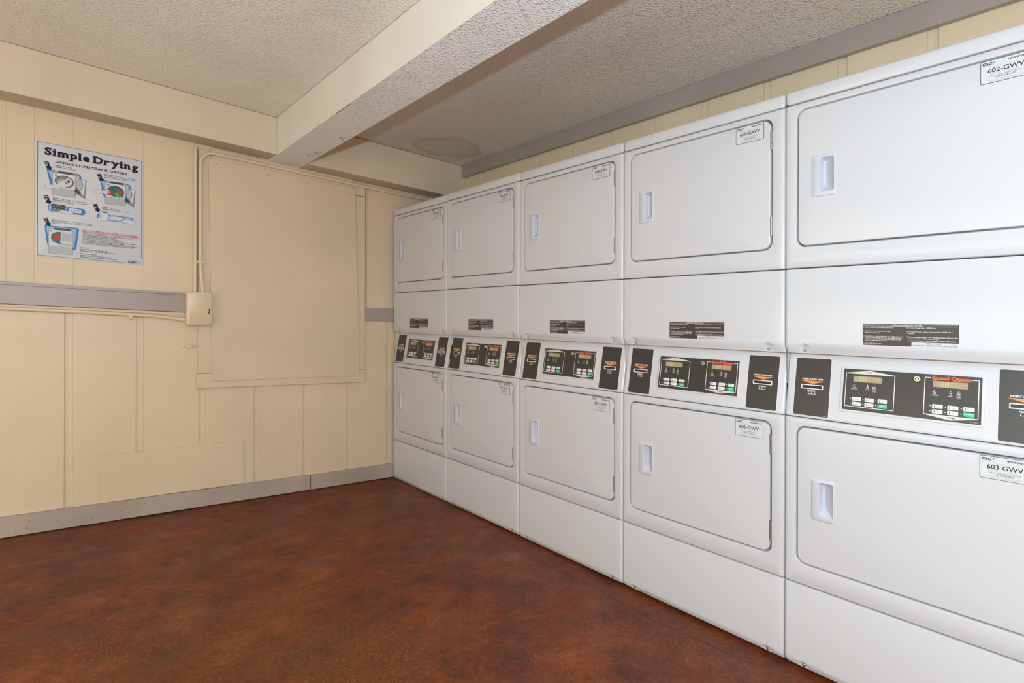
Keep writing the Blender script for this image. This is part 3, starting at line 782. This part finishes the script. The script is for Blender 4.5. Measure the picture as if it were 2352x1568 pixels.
def lint_sec(s):
    A, B_, C_ = (0, 1.0895), (.0065, 1.0770), (.0130, 1.0650)
    if near(s) < .001: A, B_ = (0, 1.0990), (.0115, 1.0850)
    elif near(s) < .010: A, B_ = (0, 1.0960), (.0110, 1.0820)
    if near(s) < .010: C_ = (.0115, 1.0650)
    return [(.022, 1.3480), (.0030, 1.3480), (.0008, 1.3473), (0, 1.3450), (0, 1.1080), (0, 1.1020), A, B_, C_, (.022, 1.0650)]
def kick_sec(s):
    A, B_, C_ = (0, .0290), (.0045, .0200), (.0090, .0125)
    if near(s) < .001: A, B_ = (0, .0350), (.0085, .0270)
    elif near(s) < .010: A, B_ = (0, .0325), (.0080, .0245)
    if near(s) < .010: C_ = (.0085, .0125)
    return [(.022, .2880), (.0030, .2880), (.0008, .2873), (0, .2850), (0, .0440), (0, .0380), A, B_, C_, (.022, .0125)]
def screw(zc, y):
    b = MB(); n = 10
    def ringp(r_, yy): return [(r_ * math.cos(2 * math.pi * i / n), y + yy, zc + r_ * math.sin(2 * math.pi * i / n)) for i in range(n)]
    b.loft([ringp(.0042, 0), ringp(.0042, -.0015), ringp(.0030, -.0026)], 'steel', cap1=True)
    b.loft([ringp(.0062, .0002), ringp(.0060, -.0006)], 'steel_dull', cap1=True)
    b.box(-.0004, .0004, y - .0028, y - .002, zc - .0026, zc + .0026, 'black'); b.box(-.0026, .0026, y - .0028, y - .002, zc - .0004, zc + .0004, 'black')
    return b

# slanted control panel frame: t runs up the slope from z=.858
LC = math.hypot(.037, .2); nY, nZ = -.2 / LC, .037 / LC
def CF(s, t, off=0.0): return (s, .037 * t / LC + nY * off, .858 + .2 * t / LC + nZ * off)
def ctrl_sec(s):
    return [(.022, .8515), (.0030, .8515), (.0006, .8525), (-.0004, .8560), (.0004, .8620), (.0030, .8740), (.0370 * .5, .958), (.0370, 1.0580), (.0385, 1.0660), (.045, 1.0680)]

def make_overlay():
    """dark printed keypad plate with its raised white bezel"""
    b = MB()
    lp = []
    for off, i in ((0.0, 0), (.0020, .0004), (.0026, .0016)):
        lp.append([CF(a, c, off) for a, c in rr(.1667 + i, .5190 - i, .0285 + i, .1728 - i, .006, 4)])
    lp.append([CF(a, c, .0026) for a, c in rr(.1735, .5128, .0355, .1665, .0015, 4)])
    lp.append([CF(a, c, .0016) for a, c in rr(.1742, .5121, .0362, .1658, .0012, 4)])
    b.loft(lp, 'enamel')
    b.poly([CF(a, c, .0016) for a, c in rr(.1742, .5121, .0362, .1658, .0012, 4)], 'panel_dark')
    O = .0019
    def Q(pts, k, off=O): b.poly([CF(a, c, off) for a, c in pts], k)
    def ln(a0, c0, a1, c1, w=.0017, k='print_white', off=O):
        d = Vector((a1 - a0, c1 - c0)).normalized(); n = Vector((-d.y, d.x)) * w / 2; e = d * w / 2
        Q([(a0 - n.x - e.x, c0 - n.y - e.y), (a1 - n.x + e.x, c1 - n.y + e.y), (a1 + n.x + e.x, c1 + n.y + e.y), (a0 + n.x - e.x, c0 + n.y - e.y)], k, off)
    # upper box
    ln(.1815, .1525, .1815, .0478); ln(.1815, .0478, .3115, .0478); ln(.3115, .0478, .3115, .1525)
    Q([(.1807, .1515), (.3123, .1515), (.3123, .1535), (.2460, .1632), (.1807, .1535)], 'print_silver')
    # lower box
    ln(.3850, .0505, .3850, .1565); ln(.5058, .0505, .5058, .1565); ln(.3850, .1565, .3985, .1565); ln(.4925, .1565, .5058, .1565)
    Q([(.3842, .0515), (.5066, .0515), (.5066, .0495), (.4460, .0392), (.3842, .0495)], 'print_silver')
    text(b, CF, 'UPPER', .2365, .1553, .2525, .0038, 'ink', O + .0003, .01); text(b, CF, 'LOWER', .4365, .0438, .4570, .0042, 'ink', O + .0003, .01)
    text(b, CF, 'Speed Queen', .4015, .1515, .4895, .0100, 'red_orange', O + .0003, .05)
    # soft orange outline behind the script
    for dx, (t0, st, k) in ((0, (.1180, (.2058, .2415, .2594), 0)), (0, (.1205, (.4086, .4445, .4626), 1))):
        for i, s in enumerate(st):
            Q([(s + .0015 * math.cos(R(a)), t0 + .0015 * math.sin(R(a))) for a in range(0, 360, 45)], 'print_white')
            if i == 0:
                ln(s - .004, t0 - .0048, s, t0 - .0058, .0016); ln(s, t0 - .0058, s + .004, t0 - .0070, .0010)
                text(b, CF, 'INSERT', s - .0045, t0 - .0118, s + .0045, .0026, 'print_white', O, .01, res=1)
                text(b, CF, 'COINS/CARD', s - .0095, t0 - .0158, s + .0095, .0026, 'print_white', O, .01, res=1)
            elif i == 1:
                ln(s - .002, t0 - .0040, s + .002, t0 - .0045, .0012); ln(s - .001, t0 - .006, s + .002, t0 - .0065, .0012)
                text(b, CF, 'IN USE', s - .0035, t0 - .0115, s + .0035, .0024, 'print_white', O, .01, res=1)
                text(b, CF, 'DRYING', s - .0055, t0 - .0152, s + .0055, .0026, 'print_white', O, .01, res=1)
            else:
                ln(s - .0035, t0 - .0042, s + .0035, t0 - .0090, .0013); ln(s + .0035, t0 - .0042, s - .0035, t0 - .0090, .0013)
                for j, w_ in enumerate(('COOL', 'DOWN', 'CYCLE')): text(b, CF, w_, s - .0042, t0 - .0128 - j * .0034, s + .0042, .0024, 'print_white', O, .01, res=1)
    for cols, rows in (((.2136, .2480, .2826), (.0722, .0570)), ((.4164, .4511, .4860), (.0748, .0600))):
        for c in cols:
            for r_ in rows:
                Q([(c - .0165 + .0015 * math.cos(R(a)), r_ + .0005 + .0015 * math.sin(R(a))) for a in range(0, 360, 45)], 'print_white')
    text(b, CF, '511396', .4900, .0400, .5050, .0020, 'print_white', O, res=1)
    Q([(.2830, .1400), (.2920, .1400), (.2920, .1440), (.2830, .1440)], 'p_g3'); Q([(.4860, .1420), (.4960, .1420), (.4960, .1460), (.4860, .1460)], 'p_g3')
    return b
SEG = {'a': (0, 1, 1, 1), 'b': (1, 1, 1, .5), 'c': (1, .5, 1, 0), 'd': (0, 0, 1, 0), 'e': (0, .5, 0, 0), 'f': (0, 1, 0, .5), 'g': (0, .5, 1, .5)}
def make_display(s0, s1, t0, t1):
    b = MB(); b.loft([[CF(a, c, .0016) for a, c in rr(s0, s1, t0, t1, .0006, 1)], [CF(a, c, .0021) for a, c in rr(s0, s1, t0, t1, .0006, 1)]], 'display', cap1=True)
    n = 6; p = (s1 - s0 - .006) / n
    for i in range(n):
        x0 = s0 + .004 + i * p; w = p * .58; h_ = (t1 - t0) * .66; y0 = t0 + (t1 - t0) * .17
        for sg, (a0, c0, a1, c1) in SEG.items():
            if i == 0 and sg not in 'bc': k = 'display_dim'
            else: k = 'display_lit' if i < 3 else 'display_dim'
            if a0 == a1: q = [(x0 + a0 * w - .0007, y0 + c1 * h_), (x0 + a0 * w + .0007, y0 + c1 * h_), (x0 + a0 * w + .0007, y0 + c0 * h_), (x0 + a0 * w - .0007, y0 + c0 * h_)]
            else: q = [(x0, y0 + c0 * h_ - .0007), (x0 + w, y0 + c0 * h_ - .0007), (x0 + w, y0 + c0 * h_ + .0007), (x0, y0 + c0 * h_ + .0007)]
            b.poly([CF(a, c, .0024) for a, c in q], k)
    return b
def make_button(c, r_, cap_, green):
    b = MB(); k = 'button_green' if green else 'button_white'; lp = []
    for off, i in ((.0016, 0), (.0026, .0002), (.0029, .0008)):
        lp.append([CF(a, t, off) for a, t in rr(c - .0122 + i, c + .0122 - i, r_ - .0058 + i, r_ + .0058 - i, .0014, 2)])
    b.loft(lp, k, cap1=True)
    kk = 'print_white' if green else 'print_grey'
    if green: text(b, CF, 'START', c - .0060, r_ + .0004, c + .0060, .0026, kk, .0032, .01, res=1); b.poly([CF(a, t, .0032) for a, t in ((c - .001, r_ - .0036), (c + .001, r_ - .0030), (c - .001, r_ - .0022))], kk)
    else:
        b.poly([CF(a, t, .0032) for a, t in ((c - .0078, r_ - .0032), (c - .0062, r_ - .0032), (c - .0066, r_ + .0034), (c - .0074, r_ + .0034))], 'ink')
        ws = cap_.split(' ')
        for j, w_ in enumerate(ws): text(b, CF, w_, c - .0030 if len(ws) > 1 else c - .0052, r_ + (.0006 if len(ws) > 1 else -.0010) - j * .0036, c + .0070 if len(ws) > 1 else c + .0100, .0024, kk, .0032, .01, res=1)
    return b
def make_lock():
    b = MB(); n = 20; s, t = .3665, .1492
    def rp(r_, off, dt=0): return [CF(s + r_ * math.cos(2 * math.pi * i / n), t + dt + r_ * math.sin(2 * math.pi * i / n), off) for i in range(n)]
    b.loft([rp(.0108, .0016), rp(.0102, .0024), rp(.0090, .0024)], 'panel_dark')
    b.loft([rp(.0086, .0016), rp(.0086, .0050), rp(.0076, .0062), rp(.0048, .0062)], 'brass')
    b.loft([rp(.0048, .0062), rp(.0044, .0050)], 'black', cap1=True)
    b.loft([rp(.0030, .0050), rp(.0030, .0062), rp(.0026, .0064)], 'brass', cap1=True)
    return b
def make_card(ds, broken=False):
    b = MB(); s0, s1, t0, t1 = .0285 + ds, .1360 + ds, .0013, .1925
    lp = [[CF(a, c, 0) for a, c in rr(s0 - .0012, s1 + .0012, t0 - .0012, t1 + .0012, .006, 4)], [CF(a, c, .0006) for a, c in rr(s0 - .0010, s1 + .0010, t0 - .001, t1 + .001, .006, 4)],
          [CF(a, c, .0006) for a, c in rr(s0, s1, t0, t1, .005, 4)]]
    b.loft(lp, 'button_white')
    # plate with an open slot
    hole = rr(.0520 + ds, .1130 + ds, .0925, .1012, .0010, 4)
    b.loft([[CF(a, c, .0006) for a, c in rr(s0, s1, t0, t1, .005, 4)], [CF(a, c, .0013) for a, c in rr(s0 + .0006, s1 - .0006, t0 + .0006, t1 - .0006, .005, 4)],
            [CF(a, c, .0013) for a, c in hole], [CF(a, c, .0007) for a, c in hole]], 'panel_dark')
    fr = [[CF(a, c, .0013) for a, c in rr(.0490 + ds, .1162 + ds, .0892, .1045, .0012, 4)], [CF(a, c, .0030) for a, c in rr(.0493 + ds, .1159 + ds, .0895, .1042, .0012, 4)],
          [CF(a, c, .0030) for a, c in rr(.0516 + ds, .1134 + ds, .0918, .1018, .0008, 4)], [CF(a, c, .0010) for a, c in hole]]
    b.loft(fr, 'print_white')
    b.poly([CF(a, c, .0008) for a, c in hole], 'black')
    Q = lambda pts, k, off=.0017: b.poly([CF(a + ds, c, off) for a, c in pts], k)
    Q([(.0453, .1172), (.0826, .1068), (.1209, .1172)], 'orange')
    text(b, CF, 'INSERT CARD HERE', .0511 + ds, .1200, .1144 + ds, .0054, 'print_white', .0018, .02)
    # card pictogram
    for a0, c0, a1, c1 in ((.0695, .0842, .0955, .0842), (.0695, .0842, .0695, .0815), (.0955, .0842, .0955, .0815), (.0735, .0820, .0712, .0728), (.0712, .0728, .0940, .0728), (.0940, .0728, .0915, .0820), (.0735, .0820, .0915, .0820)):
        d = Vector((a1 - a0, c1 - c0)).normalized(); n = Vector((-d.y, d.x)) * .0006
        Q([(a0 - n.x, c0 - n.y), (a1 - n.x, c1 - n.y), (a1 + n.x, c1 + n.y), (a0 + n.x, c0 + n.y)], 'print_white')
    Q([(.0805, .0790), (.0845, .0790), (.0825, .0812)], 'print_white'); Q([(.0818, .0750), (.0832, .0750), (.0832, .0790), (.0818, .0790)], 'print_white')
    text(b, CF, '44-198801', .1215 + ds, .0035, .1310 + ds, .0018, 'print_white', .0018, res=1)
    if broken:   # torn edge with black backing showing
        Q([(.0290, .150), (.0240, .140), (.0215, .128), (.0255, .112), (.0235, .098), (.0205, .080), (.0215, .062), (.0190, .050), (.0290, .056), (.0330, .072), (.0310, .092), (.0370, .100), (.0360, .118), (.0410, .128), (.0400, .138), (.0345, .146)], 'black', .0030)
        Q([(.0225, .022), (.0290, .028), (.0330, .012), (.0300, -.002), (.0235, .004)], 'black', .0030)
        Q([(.1300, .026), (.1390, .030), (.1400, .012), (.1375, .000), (.1320, .004)], 'black', .0030)
    return b
def make_instructions():
    b = MB(); s0, s1, z0, z1 = .2330, .4675, 1.1000, 1.1675
    def FI(a, c, off): return (s0 + a, -off, z0 + c)
    w, h_ = s1 - s0, z1 - z0
    b.loft([[FI(a, c, 0) for a, c in rr(0, w, 0, h_, .002, 3)], [FI(a, c, .0005) for a, c in rr(0, w, 0, h_, .002, 3)]], 'label_white', cap1=True)
    b.poly([FI(a, c, .0008) for a, c in rr(.0010, w - .0010, .0010, h_ - .0010, .0016, 3)], 'label_dark')
    T = lambda t_, a, c, a1, cap=.0030, k='print_white', bd=.012: text(b, FI, t_, a, c, a1, cap, k, .0011, bd, res=1)
    T('-OPERATING INSTRUCTIONS-', .0720, .0605, .1520, .0040)
    for a, c in ((.003, .071), (.153, w - .003)):
        b.poly([FI(p, q, .0011) for p, q in ((a, .0638), (c, .0638), (c, .0642), (a, .0642))], 'print_white')
    b.poly([FI(p, q, .0011) for p, q in ((.003, .0590), (w - .003, .0590), (w - .003, .0596), (.003, .0596))], 'print_white')
    for t_, c, a1 in (('1. Open Dryer Door, Load Clothes, Close Door.', .0540, .0820), ('2. Select Fabric and Temperature Settings.', .0430, .0740), ('OR Turn Fabric Selector.', .0380, .0470), ('3. Insert Coins or Card as Required, Use Additional Coins', .0275, .1030),
                      ('or Card for more Drying Time. OR, Turn TIMER KNOB to', .0232, .1020), ('select desired Drying Time. Last 2-5 minutes of Cycle', .0189, .1000), ('is COOL DOWN (No Heat Period).', .0146, .0640), ('4. Push START Pad or Button.', .0050, .0530)):
        T(t_, .0030 if t_[1] == '.' else .0058, c, a1)
    for t_, c, a1 in (('5. To Stop Drying Cycle - OPEN Door.', .0540, .1830), ('6. To Restart Dryer - Close Door and Push START Pad or', .0430, .2210), ('Button.', .0380, .1310), ('7. When Display Indicates "00" Time Remaining or Reset Light', .0275, .2310), ('goes out, Remove Clothes from Dryer.', .0232, .1900), ('IF CLOTHING ARE NOT DRY AS DESIRED, REPEAT STEPS 3 AND 4.', .0165, .2310)):
        T(t_, .1135 if t_[1] == '.' else .1165, c, a1)
    b.poly([FI(p, q, .0009) for p, q in rr(.1250, w - .001, .0010, .0135, .0012, 2)], 'label_white')
    T('IMPORTANT:', .1600, .0085, .1960, .0034, 'ink'); T('CLEAN LINT FILTER BEFORE EACH LOAD', .1275, .0030, w - .004, .0036, 'ink')
    b.poly([FI(p, q, .0014) for p, q in ((.214, .0098), (.230, .0098), (.230, .0104), (.214, .0104))], 'print_grey')
    return b

# a unit is built once; its copies share the mesh data of every part
PROTO = {}
def mesh_of(key, fn, name):
    if key not in PROTO:
        o = fn().build(name); PROTO[key] = o.data; bpy.data.objects.remove(o)
    return PROTO[key]
def part(name, me, parent, loc=(0, 0, 0), label=None):
    o = bpy.data.objects.new(name, me); C.objects.link(o); o.parent = parent; o.location = loc
    if label: o['label'] = label
    return o
def cabinet():
    b = MB()
    b.box(.002, W - .002, .050, .530, .012, 1.905, 'cabinet_side')
    for z0, z1 in ((1.075, 1.905), (.014, .845)): b.box(.004, W - .004, .0360, .050, z0, z1, 'cabinet_side')
    for x in (.06, W - .06):
        for y in (.08, .47): b.tube([(x, y, 0.0085), (x, y, .014)], .018, 'black', 8)
    return b
def top_panel():
    b = MB(); lp = []
    # wraps over the top, rounded at its front and sides
    lp = [[(a, .52, c) for a, c in rr(G, W - G, 1.9078, 1.9535, .012, 5)], [(a, .012, c) for a, c in rr(G, W - G, 1.9078, 1.9535, .012, 5)]]
    for i in range(1, 5):
        t = R(90) * i / 4
        lp.append([(a, .012 - .012 * math.sin(t), c) for a, c in rr(G + .010 * (1 - math.cos(t)), W - G - .010 * (1 - math.cos(t)), 1.9075 + .003 * (1 - math.cos(t)), 1.9535 - .008 * (1 - math.cos(t)), .010, 5)])
    b.loft(lp, 'enamel', True, True); return b
Y4 = 0.7739
NUMS = [('594', '595'), ('596', '597'), ('598', '599'), ('600', '601'), ('602', '603')]
LABELS = ['white stacked dryer standing against the far cream wall, doors numbered 594 and 595',
          'white stacked dryer numbered 596 and 597 with a torn black left card plate',
          'white stacked dryer numbered 598 and 599, third from the far wall',
          'white stacked dryer numbered 600 and 601, left of the one at the right edge',
          'largest white stacked dryer at the right edge, numbered 602 and 603']
JIT = [(.002, -.0040, 0), (.000, .0018, 0), (.0, 0, 0), (.0005, .0, 0), (-.001, .0005, 0)]
dots = MB()
for i in range(3):
    z = [.1170, .0930, .0740][i]
    dots.loft([[(.0400 + r_ * math.cos(t), yy, z + r_ * math.sin(t)) for t in [j * math.pi / 4 for j in range(8)]] for r_, yy in ((.0028, .0), (.0020, -.0016), (.0001, -.0018))], 'black')
dots_o = dots.build('screw_holes'); dots_me = dots_o.data; bpy.data.objects.remove(dots_o)
for i in range(5):
    jx, jz, _ = JIT[i]
    root = empty('stacked_dryer', (0.0 + jx, Y4 + (5 - i) * W - W, jz if jz > 0 else jz), R(-90))
    # local x runs along the row towards the camera, local y into the wall
    root.location = (jx, Y4 + (4 - i) * W, max(jz, -.0))
    if jz < 0: root.location.z = jz * 0
    tag(root, LABELS[i], 'dryer', 'stacked dryers along the wall')
    part('cabinet', mesh_of('cab', cabinet, 'cabinet'), root)
    part('top_panel', mesh_of('top', top_panel, 'top_panel'), root)
    part('front_panel', mesh_of('fu', lambda: front_panel(1.3512, 1.9048, 1.4200, 1.8830), 'front_panel'), root)
    part('front_panel', mesh_of('fl', lambda: front_panel(.2912, .8488, .3590, .8220), 'front_panel'), root)
    for j, z in enumerate((1.4200, .3590)):
        d = part('door', mesh_of('door', make_door, 'door'), root, (0, 0, z))
        part('handle', mesh_of('handle', make_handle, 'handle'), d)
        part('hinge', mesh_of('h1', lambda: make_hinge(.3840), 'hinge'), d); part('hinge', mesh_of('h2', lambda: make_hinge(.0830), 'hinge'), d)
        num = NUMS[i][j]
        part('number_label', make_label(num).build('number_label').data, d, label='white label numbered %s-GWV' % num)
        for o in [o for o in C.objects if o.name.startswith('number_label') and o.parent is None]: bpy.data.objects.remove(o)
        if i == 2 and j == 0: part('plug_hole', dots_me, d)
    lp_ = part('lint_panel', mesh_of('lint', lambda: section_panel(with_ends(lint_sec, [.012] + scoops(SCR) + []), 'enamel'), 'lint_panel'), root)
    part('instruction_label', mesh_of('instr', make_instructions, 'instruction_label'), lp_)
    for s in SCR: part('screw', mesh_of('sc1', lambda: screw(1.0745, .0113), 'screw'), lp_, (s, 0, 0))
    kp = part('kick_panel', mesh_of('kick', lambda: section_panel(with_ends(kick_sec, [.012] + scoops(SCR)), 'enamel'), 'kick_panel'), root)
    for s in SCR: part('screw', mesh_of('sc2', lambda: screw(.0200, .0083), 'screw'), kp, (s, 0, 0))
    cp = part('control_panel', mesh_of('ctrl', lambda: section_panel(with_ends(ctrl_sec, [.02, .34]), 'enamel'), 'control_panel'), root)
    part('keypad_plate', mesh_of('ovl', make_overlay, 'keypad_plate'), cp)
    part('display', mesh_of('d1', lambda: make_display(.2020, .2797, .1263, .1450), 'display'), cp)
    part('display', mesh_of('d2', lambda: make_display(.4043, .4830, .1300, .1477), 'display'), cp)
    part('key_lock', mesh_of('lock', make_lock, 'key_lock'), cp)
    part('card_plate', mesh_of('cardb' if i == 1 else 'card', lambda: make_card(0, i == 1), 'card_plate'), cp, label='dark card plate with a torn left edge' if i == 1 else None)
    part('card_plate', mesh_of('card2', lambda: make_card(.5185), 'card_plate'), cp)
    for u, (cols, rows) in enumerate((((.2136, .2480, .2826), (.0722, .0570)), ((.4164, .4511, .4860), (.0748, .0600)))):
        for a, c in enumerate(cols):
            for r_i, r_ in enumerate(rows):
                cap_ = (('HIGH TEMP', 'MED TEMP'), ('LOW TEMP', 'DELICATES'), ('NO HEAT', 'START'))[a][r_i]
                g = cap_ == 'START'
                part('button', mesh_of(('b', u, a, r_i), lambda: make_button(c, r_, cap_, g), 'button'), cp, label='green start button' if g else None)

# made-up lamp box above the added overhead fill, out of view
b = MB(); b.box(-.62, .62, -.16, .16, -.07, 0, 'enamel', .004)
lamp = b.build('added_lamp'); lamp.location = (-2.9, -0.7, 2.448)
tag(lamp, 'added unseen long white lamp box on the cream ceiling bay', 'lamp')
